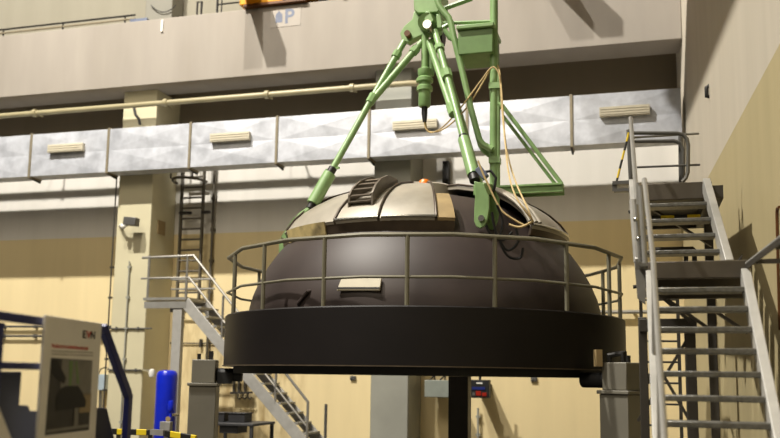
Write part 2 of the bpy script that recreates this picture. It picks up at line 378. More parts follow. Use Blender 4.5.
# cream pipe above the duct
YPI = 18.54; zp = 1.7+.3565*YPI
pi = thing('cream_pipe', 'long cream painted pipe running under the concrete beam', 'pipe', (-10, YPI, zp))
xa, xb = -24, P(419, 82, YPI).x
build('pipe_run', MB().tube([(xa, YPI, zp), (xb-.25, YPI, zp), (xb-.07, YPI+.04, zp), (xb, YPI+.2, zp), (xb, YPI+.27, zp)], .066, 14), 'pipe', pi)
for px in (36, 166, 267, 352):
    x = P(px, 100, YPI).x
    c = MB().tube([(x-.05, YPI, zp), (x+.05, YPI, zp)], .1, 14); c.box((x-.02, YPI, zp-.02), (x+.02, YPI+.3, zp+.02)); build('clamp', c, 'pipe', pi)
x = P(134, 112, YPI).x
build('pipe_bracket', MB().tube([(x, YPI, zp-.08), (x+.05, YPI, zp-.25), (x+.14, YPI+.02, zp-.36), (x+.16, YPI+.05, zp-.5)], .036, 8), 'dark', pi)
# dark downpipe behind the lid
a = P(445.5, 160, 19.8); build('downpipe', MB().box((a.x-.075, 19.8, 2.5), (a.x+.075, 19.995, zd0+.2)), 'dark', None, 'dark square downpipe hanging below the silver duct behind the lid', 'pipe', bevel=.01)
# ------------------------------------------------------------------ the lid
K = .85
C = V((-3.75, 15.49, 0))*K; TH = math.atan2(C.x, C.y)
FR = V((-math.sin(TH), -math.cos(TH), 0)); RT = V((math.cos(TH), -math.sin(TH), 0))
def dv(phi): p = math.radians(phi); return FR*math.cos(p)+RT*math.sin(p)
def dvr(a): return FR*math.cos(a)+RT*math.sin(a)
def dp(phi, r, z): return C+dv(phi)*(r*K)+V((0, 0, z*K+EZ))
def LK(p): return [(a*K, b*K) for a, b in p]          # z counted from eye level
lid = thing('reactor_lid', 'large dark brown domed reactor lid with black ring, railing and metal top plates', 'reactor lid', (C.x, C.y, EZ+.02))
E_ = V((C.x, C.y, EZ))
rb = MB().lathe(LK([(3.1, .135), (3.55, .135), (3.55, .985), (3.53, 1.005), (3.1, 1.005)]), E_, 128, fn=dvr, closed=True)
ring = build('ring_band', rb, 'black', lid)
build('edge_lip', MB().lathe(LK([(3.552, .137), (3.572, .137), (3.572, .152), (3.552, .152)]), E_, 128, fn=dvr, closed=True), 'lip', ring, label='lower lip of the ring with a painted edge highlight')  # lip coloured lighter to imitate light caught along the lower edge
build('seal_flange', MB().lathe(LK([(0.01, .134), (0.01, .10), (3.1, .10), (3.2, .02), (3.38, .02), (3.38, .134)]), E_, 96, fn=dvr), 'rubber', lid)
SH = LK([(3.15, .98), (3.14, 1.15), (3.09, 1.35), (2.99, 1.6), (2.84, 1.88), (2.66, 2.14), (2.45, 2.38), (2.2, 2.62), (1.85, 2.86), (1.4, 3.06), (.8, 3.22), (.01, 3.28)])
shell = build('dome_shell', MB().lathe(SH, E_, 128, fn=dvr), 'brown', lid)
def shell_r(z):
    for (r0, z0), (r1, z1) in zip(SH, SH[1:]):
        if z0 <= z <= z1: return r0+(r1-r0)*(z-z0)/(z1-z0)
    return 0
def hit_shell(px, py):
    r = ray(px, py); d = 9.
    while d < 17:
        p = V((0, 0, EZ))+r*d
        if math.hypot(p.x-C.x, p.y-C.y) < shell_r(p.z-EZ): return p
        d += .004
def offp(p, h): q = V((p.x-C.x, p.y-C.y, .75)); return p+q.normalized()*h
# name plate on the shell
cs = [hit_shell(*p) for p in ((338.5, 292), (381, 292), (383, 279), (343.5, 279))]
npb = MB(); cen = sum(cs, V((0, 0, 0)))/4; nn = (cs[1]-cs[0]).cross(cs[3]-cs[0]).normalized()
if nn.dot(FR) < 0: nn = -nn
npb.prism([c_+nn*.03 for c_ in cs], nn*.03); plt = build('name_plate', npb, 'grille', shell, label='pale sheet name plate on the dome', bevel=.004)
npl = MB()
q0, q1 = cs[0].lerp(cs[3], .1)+nn*.061, cs[1].lerp(cs[2], .1)+nn*.061
q2, q3 = cs[1].lerp(cs[2], .22)+nn*.061, cs[0].lerp(cs[3], .22)+nn*.061
npl.prism([q0, q1, q2, q3], nn*.01); build('edge_strip', npl, 'dark', lid, label='dark strip along the lower edge of the name plate')
# diagonal crease on the dome, modelled as a thin brown tube
h0, h1 = hit_shell(298, 306), hit_shell(311, 290)
build('crease_tube', MB().tube([offp(h0, -.02), offp(h0.lerp(h1, .15), .03), offp(h0.lerp(h1, .85), .03), offp(h1, -.02)], .022, 8), 'brown', lid)
# cap plates
CAPO = [(2.62, 2.45), (2.48, 2.65), (2.31, 2.81), (2.14, 2.93), (1.83, 3.10), (1.47, 3.23), (.9, 3.37), (.35, 3.42)]
CAPI = [(r-.03, z-.05) for r, z in CAPO]
def plate(a0, a1, m='plate', lab=None, prof_o=CAPO, prof_i=CAPI):
    n = max(3, int(abs(a1-a0)/3))
    return build('cover_plate', MB().lathe(LK(prof_o+prof_i[::-1]), E_, n, math.radians(a0), math.radians(a1), True, dvr), m, lid, lab, bevel=.0)
def rib(phi, lab=None, w=.05, m='platedark'):
    u = dv(phi); t = V((-u.y, u.x, 0)); q = MB()
    pts = [dp(phi, r, z+.025) for r, z in CAPO]
    q.tube(pts, w/2, 8); return build('seam_rib', q, m, lid)
for a0, a1 in ((-178, -122), (-121, -66), (-65, -34), (-33, -16.5), (-15.5, 3.5), (42, 74), (75, 128), (129, 181)): plate(a0, a1)
plate(4.5, 10.5, 'cut', 'tan edge strip beside the open sector', CAPO[:4], CAPI[:4])
for a in (-65.5, -33.5, -16, 4, 42, 74.5): rib(a, w=.035)
def skirt(a0, a1, m, z0=2.24, z1=2.44, r0=2.56, r1=2.60, name='skirt', lab=None):
    n = max(3, int((a1-a0)/3))
    return build(name, MB().lathe(LK([(r0, z0), (r1, z1), (r1-.05, z1), (r0-.05, z0)]), E_, n, math.radians(a0), math.radians(a1), True, dvr), m, lid, lab)
skirt(-178, 10.5, 'platedark'); skirt(42, 181, 'platedark', 2.3)
skirt(-64, -38, 'primer', 2.25, 2.46, 2.585, 2.635, 'primer_strip', 'peeling cream primer on the skirt')
def trimring(a0, a1): build('edge_strip', MB().tube([dp(a0+(a1-a0)*i/12, 2.62, 2.47) for i in range(13)], .02, 8), 'steel', lid, 'bright metal edge strip')
trimring(-33, -16); trimring(-15, 4); trimring(42, 74)
for a0 in (40.5, 43.5, 46): build('stiffener', MB().tube([dp(a0, r, z+.06) for r, z in CAPO[:6]], .03, 8), 'plate', lid)
build('top_hub', MB().lathe(LK([(.01, 3.49), (.5, 3.49), (.62, 3.44), (.62, 3.2)]), E_, 32, fn=dvr), 'plate', lid)
# tan bracket at the right lower edge
q = P(564, 250, dp(88, 2.6, 2.3).y); build('corner_bracket', MB().obox(q+V((-.05, 0, -.1)), .13, .1, .22, .5), 'primer', lid)
# louvred hood on the plates
hood = MB()
LO = [(2.44, 2.60), (2.44, 2.90), (2.33, 3.04), (2.12, 3.20), (1.82, 3.32), (1.4, 3.33), (1.4, 3.2), (1.83, 3.05), (2.14, 2.88), (2.3, 2.76)]
def fin(phi, name='hood_fin'):
    u = dv(phi); t = V((-u.y, u.x, 0))*.03
    return build(name, MB().prism([dp(phi, r, z) for r, z in LO], t), 'louver', lid)
fin(-30.5); fin(-20.5); 
for (r, z) in ((2.41, 2.68), (2.42, 2.78), (2.40, 2.88), (2.32, 3.0), (2.18, 3.11), (2.0, 3.21)):
    a, b_ = dp(-30.3, r, z), dp(-20.7, r, z); build('louver_slat', MB().bar(a, b_, .075, .02, V((0, 0, 1))+dv(-25)*.5), 'louver', lid)
build('hood_back', MB().prism([dp(-30.4, r, z) for r, z in ((1.5, 3.2), (1.5, 3.31))]+[dp(-20.6, r, z) for r, z in ((1.5, 3.31), (1.5, 3.2))], dv(-25)*.03), 'dark', lid)
# orange lamp on top
a = dp(-.3, .5, 3.36); lm = MB().lathe([(.11, -.02), (.11, .03), (.10, .08), (.07, .13), (.01, .15)], a, 20)
build('warning_lamp', lm, 'orange', lid, 'orange lamp on top of the plates')
# railing on the ring
rl = build('railing', MB().tube([dp(-4+21.176*(k+.5), 3.47/math.cos(math.radians(10.6)), 2.035) for k in range(17)], .028, 8, True), 'rail', lid)
build('mid_rail', MB().tube([dp(-4+21.176*(k+.5), 3.47/math.cos(math.radians(10.6)), 1.42) for k in range(17)], .019, 8, True), 'rail', rl)
for k in range(17): build('rail_post', MB().tube([dp(-4+21.176*k, 3.47, 1.0), dp(-4+21.176*k, 3.47, 2.03)], .029, 8), 'rail', rl)
# lugs for the lifting rods
YL = dp(22, 2.45, 2.5).y
for phi in (-98, 142):
    u = dv(phi); t = V((-u.y, u.x, 0)); q = MB()
    for s in (-.13, .13): q.prism([dp(phi, r, z)+t*s for r, z in ((2.72, 2.1), (2.72, 2.52), (2.5, 2.72), (2.25, 2.6), (2.25, 2.2))], t*.03)
    build('lifting_lug', q, 'green' if phi != 22 else 'greendk', lid, 'green lifting lug')
# hinge arms under the ring
def arm(p0, p1, r, n=14): build('hinge_arm', MB().tube([p0, p1], r, n), 'rubber', lid)
# loose cables beside the front lug
cab = MB()
for pts in (((497, 205), (503, 222), (500, 240), (508, 256), (520, 258), (523, 248)), ((492, 212), (496, 232), (507, 250), (518, 242), (516, 228)), ((486, 225), (492, 236), (503, 240), (512, 232))):
    dd = 13.05*K; cab.tube(smooth_path([PD(x, y, dd) for x, y in pts]), .017, 6)
build('loose_cable', cab, 'rubber', lid)
# ------------------------------------------------------------------ stands under the lid
def pillar(px, face_phi, Y, wpx, lab, side):
    c = P(px, 400, Y); c.z = 0; d = (V((c.x, c.y, 0))-C).normalized(); rz = math.atan2(d.y, d.x)
    w = .40
    t = thing('support_pedestal', lab, 'pedestal', c, 'steel pedestals under the lid')
    build('shaft', MB().obox(c, w, w, 1.52, rz), 'pillar', t, bevel=.012)
    build('flange', MB().obox(c+V((0, 0, 1.521)), w+.05, w+.05, .045, rz), 'pillar', t, bevel=.008)
    build('head_block', MB().obox(c+V((0, 0, 1.567)), w-.05, w-.05, .345, rz), 'pillar', t, bevel=.012)
    build('bolt', MB().tube([c+d*.1+V((0, 0, 1.9)), c+d*.1+V((0, 0, 2.0))], .03, 8), 'dark', t)
    a = c-d*(w/2-.02)+V((0, 0, 1.69)); b2 = c-d*(w/2+.36)+V((0, 0, 1.69))
    build('hinge_pin', MB().tube([a, b2], .1, 18), 'rubber', t)
    return t, c, d, w
tp, cp, d_, w_ = pillar(622, 0, 11.45, 46, 'grey steel pedestal at the right of the lid beside the stair tower', 1)
q = MB()
aa = cp+V((0, 0, 1.912))
q.tube([aa-d_*.16+V((0, 0, 0)), aa-d_*.16+V((0, 0, .09)), aa-d_*.05+V((0, 0, .11)), aa+d_*.04+V((0, 0, .11)), aa+d_*.04], .035, 8); build('clamp_arch', q, 'dark', tp)
q = P(598, 358, cp.y-.1); build('spacer_block', MB().obox((q.x, cp.y-.1, 1.86), .08, .1, .21, .4), 'cut', tp, label='tan spacer block')
build('side_knob', MB().tube([cp+V((.26, -.16, 1.72)), cp+V((.34, -.2, 1.72))], .06, 12), 'dark', tp)
tp2, cp2, d2, w2 = pillar(204, 0, 12.1, 34, 'grey steel pedestal at the left of the lid beside the blue tank', -1)
build('pin_lug', MB().obox(cp2+V((.1, -.02, 1.912)), .06, .06, .13, .3), 'dark', tp2)
a = cp2-d2*.2+V((0, 0, 1.64)); build('hinge_block', MB().bar(a, a-d2*.22, .24, .17), 'rubber', tp2)
a = P(458, 400, 14.0)
build('steel_post', MB().box((a.x-.16, 14.0, 0), (a.x+.16, 14.3, 1.715)), 'frame', None, 'dark square steel post standing under the middle of the lid', 'post', bevel=.01)
# ------------------------------------------------------------------ green lifting rig
YR = 15.3*K
rig = thing('lifting_rig', 'green painted lifting rig with rods and ladder hanging above the lid', 'lifting rig', P(428, 45, YR))
hd = MB()
def flat(px, Y, dep, name, m='green', bev=.012): return build(name, MB().prism([P(x, y, Y) for x, y in px], (0, dep, 0)), m, rig, bevel=bev)
flat(((413, -12), (442, -12), (441, 8), (437, 12), (418, 13), (414, 10)), YR-.15, .5, 'hanger_column')
flat(((414, 11), (437, 11.5), (441, 18), (441, 30), (436, 35), (424, 34), (415, 38), (408, 42.5), (402, 40), (400, 33), (404, 26), (412, 19)), YR-.05, .16, 'yoke_plate')
flat(((436, 14), (440, 14), (442, 22), (442, 28), (437, 28)), YR-.22, .12, 'yoke_ear')
flat(((425, 12), (429, 10), (434, 20), (430, 24), (424, 22)), YR-.24, .12, 'yoke_ear')
def pin(px, py, r, d, name='pin', m='craneb'):
    a = P(px, py, YR-d); build(name, MB().tube([a, a+V((0, .12+d, 0))], r, 16), m, rig)
pin(407, 33, .05, .16); pin(427, 24, .07, .28, 'pin', 'steel')
build('swivel_drum', MB().tube([P(427, 22, YR-.2), P(427, 22, YR-.02)], .1462, 24), 'green', rig)
build('rear_hub', MB().tube([P(433, 38, YR+.25), P(444, 38, YR+.25)], .1376, 16), 'dark', rig)
# left rod
HL = P(404.5, 41, YR); EL = P(310, 209, dp(-72, 2.62, 2.7).y); 
def rod(a, b, r0, name='rod', m='green', parent=rig, n=12): return build(name, MB().tube([a, b], r0, n), m, parent)
st = rod(HL, onseg(HL, EL, 172), .052, 'lifting_rod')
build('sleeve', MB().tube([onseg(HL, EL, 174), onseg(HL, EL, 204)], .0989, 18), 'green', st)
build('collar', MB().tube([onseg(HL, EL, 168), onseg(HL, EL, 173.9)], .0645, 14), 'dark', st)
build('collar', MB().tube([onseg(HL, EL, 204.1), onseg(HL, EL, 210)], .0671, 14), 'dark', st)
build('collar', MB().tube([onseg(HL, EL, 52), onseg(HL, EL, 57.5)], .0731, 8), 'green', st)
build('collar', MB().tube([onseg(HL, EL, 95), onseg(HL, EL, 103)], .0731, 8), 'green', st)
build('locking_tab', MB().bar(onseg(HL, EL, 170)+V((-.1, 0, 0)), onseg(HL, EL, 170)+V((.12, 0, .03)), .04, .03), 'green', st)
e2 = P(302, 217, EL.y); e3 = P(289, 234, EL.y)
build('fork_end', MB().tube([EL, e2, e3], [.05, .075, .06], 10), 'green', st)
build('fork_plate', MB().bar(P(299, 220, EL.y-.08), P(286, 240, EL.y-.08), .05, .17, V((0, 0, 1))), 'green', st)
br1 = rod(P(422, 42, YR), onseg(HL, EL, 104), .055, 'brace_rod'); 
a, b_ = P(422, 42, YR), onseg(HL, EL, 104)
build('collar', MB().tube([a.lerp(b_, .1), a.lerp(b_, .18)], .0731, 8), 'green', br1)
# right (front) rod
HR = P(435, 31, YR-.15); ER = P(475, 181, YL-.02)
st = rod(HR, onseg(HR, ER, 136), .05, 'lifting_rod')
build('bright_shank', MB().tube([onseg(HR, ER, 78), onseg(HR, ER, 118)], .0482, 14), 'plate', st, 'worn bright shank of the front rod')
build('collar', MB().tube([onseg(HR, ER, 71), onseg(HR, ER, 78)], .0860, 8), 'green', st)
build('collar', MB().tube([onseg(HR, ER, 46), onseg(HR, ER, 50)], .0774, 8), 'green', st)
build('collar', MB().tube([onseg(HR, ER, 136.1), onseg(HR, ER, 139)], .0645, 14), 'dark', st)
build('sleeve', MB().tube([onseg(HR, ER, 139.1), onseg(HR, ER, 175)], .0860, 18), 'green', st)
build('collar', MB().tube([onseg(HR, ER, 175.1), onseg(HR, ER, 181)], .0731, 14), 'dark', st)
fk = [(474, 181), (483, 183), (489, 196), (489.5, 208), (487.5, 219), (484.5, 226), (480, 228.5), (476, 226.5), (474, 221), (474.3, 208), (475, 196)]
build('fork_plate', MB().prism([P(x, y, YL-.2) for x, y in fk], (0, .05, 0)), 'green', st, bevel=.01)
build('fork_plate', MB().prism([P(x+10, y+2, YL+.02) for x, y in fk], (0, .05, 0)), 'greendk', st, bevel=.01)  # rear plate in darker green, its shade put into the colour
build('fork_bridge', MB().bar(P(478.5, 189, YL-.14), P(488, 191, YL+.015), .2, .15), 'green', st, bevel=.01)
a = P(481, 218, YL-.23); build('pin', MB().tube([a, a+V((.05, .36, 0))], .0430, 14), 'steel', st)
pr = rod(P(429, 42, YR), P(453, 113, YR-.9), .055, 'brace_rod')
a, b_ = P(429, 42, YR), P(453, 113, YR-.9)
build('collar', MB().tube([a.lerp(b_, .9), a.lerp(b_, 1.02)], .0731, 8), 'green', pr)
HB = P(436, 34, YR+.3); EB = dp(142, 2.5, 2.7); rod(HB, EB, .052, 'lifting_rod')
# plug hanging in the middle
pg = build('hanging_plug', MB().lathe(LK([(.01, .0), (.1, .0), (.115, .03), (.115, .3), (.15, .31), (.15, .38), (.115, .42), (.115, .46), (.16, .48), (.16, .54), (.115, .58), (.135, .62), (.135, .72), (.07, .76), (.07, 1.6)]), P(424.5, 107, YR), 20), 'green', rig)
build('hanger_rod', MB().tube([P(431, 40, YR+.05), P(431, 76, YR+.05)], .0516, 10), 'green', rig)
build('cable_gland', MB().tube([P(424.5, 107, YR), P(424.5, 113, YR), P(424.7, 122, YR)], [.05, .05, .032], 10), 'rubber', pg)
# ladder pole with platform and foot arm
YP = YR-.35
ldr = rod(P(494, -15, YP), P(493.8, 193, YP), .062, 'ladder_pole')
build('twin_pole', MB().tube([P(498.3, 74, YP), P(497.8, 190, YP)], .0344, 10), 'green', ldr)
for y in (87, 161): build('collar', MB().bar(P(489.5, y, YP), P(500.5, y-.5, YP), .16, .09), 'green', ldr)
pf = [(459, 32), (493, 28.5), (493, 52.5), (461, 54.5)]
a, b_ = P(458, 32, YP-.15), P(493, 32, YP-.15)
zt, zb_ = P(475, 29, YP-.15).z, P(475, 53.5, YP-.15).z
build('platform_box', MB().box((a.x, YP-.15, zb_), (b_.x, YP+.5, zt)), 'greendk', rig, bevel=.015)
build('platform_top', MB().box((a.x-.02, YP-.2, zt+.001), (b_.x+.02, YP+.55, zt+.07)), 'green', rig, bevel=.015)
build('guard_bar', MB().tube([P(443, 23.3, YP), P(494, 21.5, YP)], .0292, 8), 'green', rig)
build('guard_bar', MB().tube([P(443, 9, YP), P(472, -1.5, YP)], .0387, 8), 'green', rig)
build('guard_bar', MB().tube([P(443, 28, YP), P(453, 22, YP)], .0387, 8), 'green', rig)
build('guard_bar', MB().tube([P(445, 30, YP), P(450, 38, YP), P(457, 41, YP)], .0387, 8), 'green', rig)
build('bent_pipe', MB().tube([P(x, y, YP-.1) for x, y in ((436, -8), (437, 0), (439.5, 6), (443, 11), (448.5, 17), (451, 23), (453.5, 36), (458, 54), (463, 74), (471, 109), (477.5, 133), (479.5, 140), (483, 144.5), (492.5, 149.5))], .0473, 10), 'green', rig)
build('bent_pipe', MB().tube([P(x, y, YP+.12) for x, y in ((455, 41), (460, 60), (469, 100), (478, 136), (480.5, 145), (484, 151), (492.5, 157))], .0430, 10), 'green', rig)
fa = MB(); a, b_ = P(496, 189, YP), P(563, 189, YP); zt, zb_ = P(530, 184.5, YP).z, P(530, 193.3, YP).z
fa.box((a.x, YP-.05, zt-.035), (b_.x, YP+.28, zt)); fa.box((a.x, YP-.02, zb_), (b_.x, YP+.03, zt-.03)); fa.box((a.x, YP+.24, zb_), (b_.x, YP+.28, zt-.03))
build('foot_arm', fa, 'green', rig, bevel=.006)
build('arm_brace', MB().tube([P(502, 105, YP), P(561, 183, YP), P(562.5, 187, YP)], .0310, 8), 'green', rig)
build('arm_brace', MB().tube([P(503, 116, YP+.25), P(556, 185, YP+.25)], .0258, 8), 'green', rig)
build('brace_tie', MB().tube([P(498, 104, YP), P(503, 107, YP)], .0430, 8), 'green', rig)
# sensor bundle beside the front sleeve
build('sensor_box', MB().bar(P(478, 168, YL-.1), P(486, 178, YL-.1), .1, .1), 'signink', rig, 'small blue grey sensor box', bevel=.01)
build('sensor_cable', MB().tube([P(x, y, YL-.05) for x, y in ((483, 172), (491, 171), (496, 178), (494, 190), (486, 199))], .0189, 6), 'rubber', rig)
Yc = YP-.12
def rope(pts, lab):
    build('rope', MB().tube(smooth_path([P(x, y, Y) for x, y, Y in pts]), .012, 6), 'rope', None, lab, 'rope', 'beige cords on the green rig')
rope(((424.5, 122, YR), (426, 129, YR), (432, 132.5, YR), (444, 126, YR-.1), (462, 106, Yc), (480, 82, Yc), (491, 68, Yc), (497, 70, Yc), (500, 80, Yc), (502, 110, Yc), (505, 140, Yc-.3), (508.5, 172, Yc-.9), (516, 197, YL-.4), (533, 221, YL-.4)),
     'beige cord looping from the hanging plug over the ladder pole, nearer strand')
rope(((425.5, 122, YR+.05), (428, 130.5, YR+.05), (438, 131.5, YR), (452, 123, YR-.1), (468, 106, Yc+.1), (482, 84, Yc+.1), (492, 67, Yc+.1), (498, 66.5, Yc+.1), (501, 84, Yc), (506, 145, Yc-.3), (515, 180, Yc-.9), (527, 207, YL-.4), (533, 222, YL-.4)),
     'beige cord hanging from ladder pole to the lid edge, slightly further right strand')
build('strap', MB().tube(smooth_path([P(x, y, YL-.35) for x, y in ((533, 221), (524, 226), (517, 227), (509, 224.5))]), .016, 8), 'rope', None, 'short beige strap lying on the lid edge below the cords', 'strap')
build('strap', MB().tube(smooth_path([P(x, y, YL-.3) for x, y in ((478, 161), (480, 166), (484, 176), (489, 186), (495, 199), (503, 212), (518, 222), (526, 226))]), .013, 8), 'rope', None, 'beige strap running down beside the front rod of the rig', 'strap')
# ------------------------------------------------------------------ left wall ladder, landing and stairs
lad = thing('wall_ladder', 'dark steel ladder with hoop on the back wall above the left landing', 'ladder', P(192, 300, 19.75))
a0, a1 = P(178.8, 262, 19.7), P(200.5, 262, 19.7)
for x in (a0.x, a1.x): build('side_rail', MB().bar((x, 19.7, 3.35), (x, 19.7, zd1+.2), .05, .09, V((0, 1, 0))), 'laddergrey', lad)
for k in range(13): build('rung', MB().tube([(a0.x, 19.7, 3.45+.27*k), (a1.x, 19.7, 3.45+.27*k)], .026, 8), 'laddergrey', lad)
xc = (a0.x+a1.x)/2; zc_ = P(180, 181, 19.4).z
build('hoop', MB().tube([(xc+math.cos(t)*.42, 19.62-math.sin(t)*.6, zc_) for t in [math.pi*i/14 for i in range(15)]], .035, 8), 'laddergrey', lad)
for dx in (-.3, 0, .3): build('hoop_strap', MB().bar((xc+dx, 19.1, zc_), (xc+dx, 19.1, zc_+.7), .04, .02), 'laddergrey', lad)
for z in (5.75,): build('wall_bracket', MB().bar((a0.x-.02, 19.66, z), (a0.x+.3, 19.66, z), .1, .06), 'dark', lad); build('wall_bracket', MB().bar((a1.x, 19.66, z), (a1.x+.22, 19.66, z), .1, .06), 'dark', lad)
a = P(211, 260, 19.9); g = MB().tube([(a.x, 19.9, 0), (a.x, 19.9, zd1+.1)], .035, 8)
for k in range(5): g.box((a.x-.05, 19.88, 2.9+k*.8), (a.x+.05, 19.985, 2.98+k*.8))
build('conduit', g, 'laddergrey', None, 'dark vertical conduit on the wall right beside the steel ladder', 'conduit')
YS0, YS1 = 17.35, 18.25
ls = thing('landing_stair', 'grey steel landing and stair descending behind the lid at the left', 'stairs', P(190, 400, 17.8))
zl = P(165, 297.5, YS0).z
xl0, xl1 = P(145, 300, YS0).x, P(187, 300, YS0).x
build('landing_deck', MB().box((xl0-.02, YS0-.05, zl-.06), (xl1, YS1+.2, zl)), 'stair', ls)
build('landing_channel', MB().box((xl0, YS0-.03, zl-.24), (xl1, YS0-.001, zl-.09)), 'stair', ls)
build('landing_channel', MB().box((xl0, YS1+.21, zl-.24), (xl1, YS1+.24, zl-.01)), 'stair', ls)
for yy in (YS0+.06,):
    x = P(177, 320, YS0).x
    build('leg', MB().box((x-.11, yy-.07, 0), (x+.11, yy+.07, zl-.241)), 'stairlt', ls, bevel=.01)
p0 = V((xl1, YS0, zl-.1)); pe = P(299, 438, YS0); sl = (pe.z-p0.z)/(pe.x-p0.x)
nr = int(zl/.205); ze = .0; xe_ = p0.x+(ze-p0.z)/sl
for yy in (YS0, YS1): build('stringer', MB().bar((p0.x-.05, yy, p0.z), (xe_-.12, yy, .14), .05, .24), 'stairlt', ls, bevel=.006)
for k in range(1, nr):
    z = zl-k*.205; x = p0.x+(z-zl)/sl
    build('tread', MB().box((x-.12, YS0+.03, z-.04), (x+.14, YS1-.03, z)), 'stair', ls)
rh = P(165, 255, YS0).z-zl
def lrail(yy, y2):
    g = MB(); top = [V((xl0, yy, zl+rh)), V((xl1+.05, yy, zl+rh)), V((p0.x+(.9-zl)/sl*1., yy, .9+rh*.93)), V((xe_-.1, yy, .0+rh*.93+.0))]
    g.tube(top[:3], .032, 8); return g
pe_t = V((P(308, 402, YS0).x, YS0, P(308, 402, YS0).z))
rl2 = build('railing', MB().tube([(xl0-.12, YS0, zl+rh-.05), (xl1+.12, YS0, zl+rh-.03), pe_t, (pe_t.x, YS0, .35)], .03, 8), 'galvrail', ls)
mz = P(165, 278, YS0).z-zl
build('mid_rail', MB().tube([(xl0-.12, YS0, zl+mz), (xl1+.03, YS0, zl+mz), (pe_t.x, YS0, pe_t.z-rh+mz)], .024, 8), 'galvrail', rl2)
build('rail_post', MB().tube([(xl0+.06, YS0, zl), (xl0+.06, YS0, zl+rh)], .03, 8), 'galvrail', rl2)
build('rail_post', MB().tube([(xl1-.03, YS0, zl), (xl1-.03, YS0, zl+rh)], .03, 8), 'galvrail', rl2)
for px in (222, 277.5):
    x = P(px, 330, YS0).x; tt = (x-xl1-.03)/(pe_t.x-xl1-.03); zt = zl+rh+(pe_t.z-zl-rh)*tt
    build('rail_post', MB().tube([(x, YS0, zl+(x-xl1)*sl), (x, YS0, zt)], .028, 8), 'galvrail', rl2)
g = MB().tube([(xl0, YS1+.2, zl+rh*.55), (xl1+.1, YS1+.2, zl+rh*.55)], .024, 8); g.tube([(xl0, YS1+.2, zl+.3), (xl1+.1, YS1+.2, zl+.3)], .02, 8); 
build('rear_rail', g, 'galvrail', rl2)
a = P(326, 404, 18.4); build('rail_post', MB().tube([(a.x, 18.4, 0), (a.x, 18.4, a.z)], .035, 8), 'greyrail', None, 'thin grey upright rod standing right of the left stair foot', 'rod')
# blue tank
ty = 16.2; c = P(166, 400, ty); rt = .215; zt = P(166, 370, ty).z
tk = thing('pressure_tank', 'bright blue upright pressure tank beside the left landing leg', 'tank', (c.x, ty, 0))
prof = [(.01, .1), (rt*.8, .12), (rt, .22), (rt, zt-.13), (rt*.96, zt-.07), (rt*.8, zt-.025), (rt*.45, zt-.003), (.01, zt)]
build('shell', MB().lathe(prof, (c.x, ty, 0), 32), 'blue', tk)
build('foot_ring', MB().lathe([(rt*.85, .2), (rt*.85, 0), (rt*.8, 0), (rt*.8, .2)], (c.x, ty, 0), 32), 'blue', tk)
a = P(171, 404, ty-.3); v = MB().lathe([(.01, .07), (.05, .06), (.062, 0), (.062, -.1), (.05, -.14), (.03, -.15), (.03, -.4)], a, 16)
build('valve', v, 'blue', tk); build('valve_pipe', MB().tube([a+V((0, 0, -.22)), a+V((0, .3, -.22))], .03, 8), 'steel', tk)
build('gauge', MB().tube([P(168, 419, ty-.36), P(168, 419, ty-.26)], .05, 14), 'cut', tk)
a = P(152, 373, 17.0); g = MB().tube([P(126, 370, 17.0), a], .02, 8)
lp = thing('bulkhead_lamp', 'small round white lamp on a thin arm beside the blue tank', 'lamp', a)
build('arm', MB().tube([P(140, 369.5, 18.83), P(146, 370.5, 17.6), a], .02, 8), 'steel', lp)
build('lamp_shade', MB().lathe([(.01, -.1), (.06, -.08), (.075, 0), (.06, .07), (.01, .09)], a, 16), 'white', lp)
# striped barrier rail
def barrier(px0, py0, px1, py1, Y, lab):
    a, b_ = P(px0, py0, Y), P(px1, py1, Y)
    t = thing('barrier_rail', lab, 'barrier', ((a.x+b_.x)/2, Y, 0), 'striped barrier rails at the left')
    build('bar', MB().bar(a, b_, .05, .085), 'hazard', t, bevel=.008)
    for p in (a.lerp(b_, .12), a.lerp(b_, .94)):
        build('post', MB().tube([(p.x, Y+.05, 0.03), (p.x, Y+.05, p.z-.02)], .03, 10), 'greyrail', t); build('base_plate', MB().lathe([(.01, .03), (.15, .03), (.16, .0), (.01, 0)], (p.x, Y+.05, 0), 20), 'greyrail', t)
barrier(112, 431.5, 151, 432.5, 11.5, 'yellow and black barrier rail between the navy stand and the blue tank')
barrier(165, 433.2, 196, 438.5, 11.2, 'yellow and black barrier rail in front of the blue tank and left pedestal')
build('barrier_joint', MB().bar(P(151.5, 432, 11.45), P(164.5, 433, 11.25), .05, .08), 'stair', None, 'grey sheet connector between the two striped barrier rails', 'connector')
q = P(166, 430, 15.3)
build('control_box', MB().obox(q+V((0, 0, -.1)), .22, .12, .26).obox(V((q.x, q.y, 0)), .06, .06, q.z-.1), 'stair', None, 'small grey control box in front of the blue tank valve', 'box', bevel=.01)
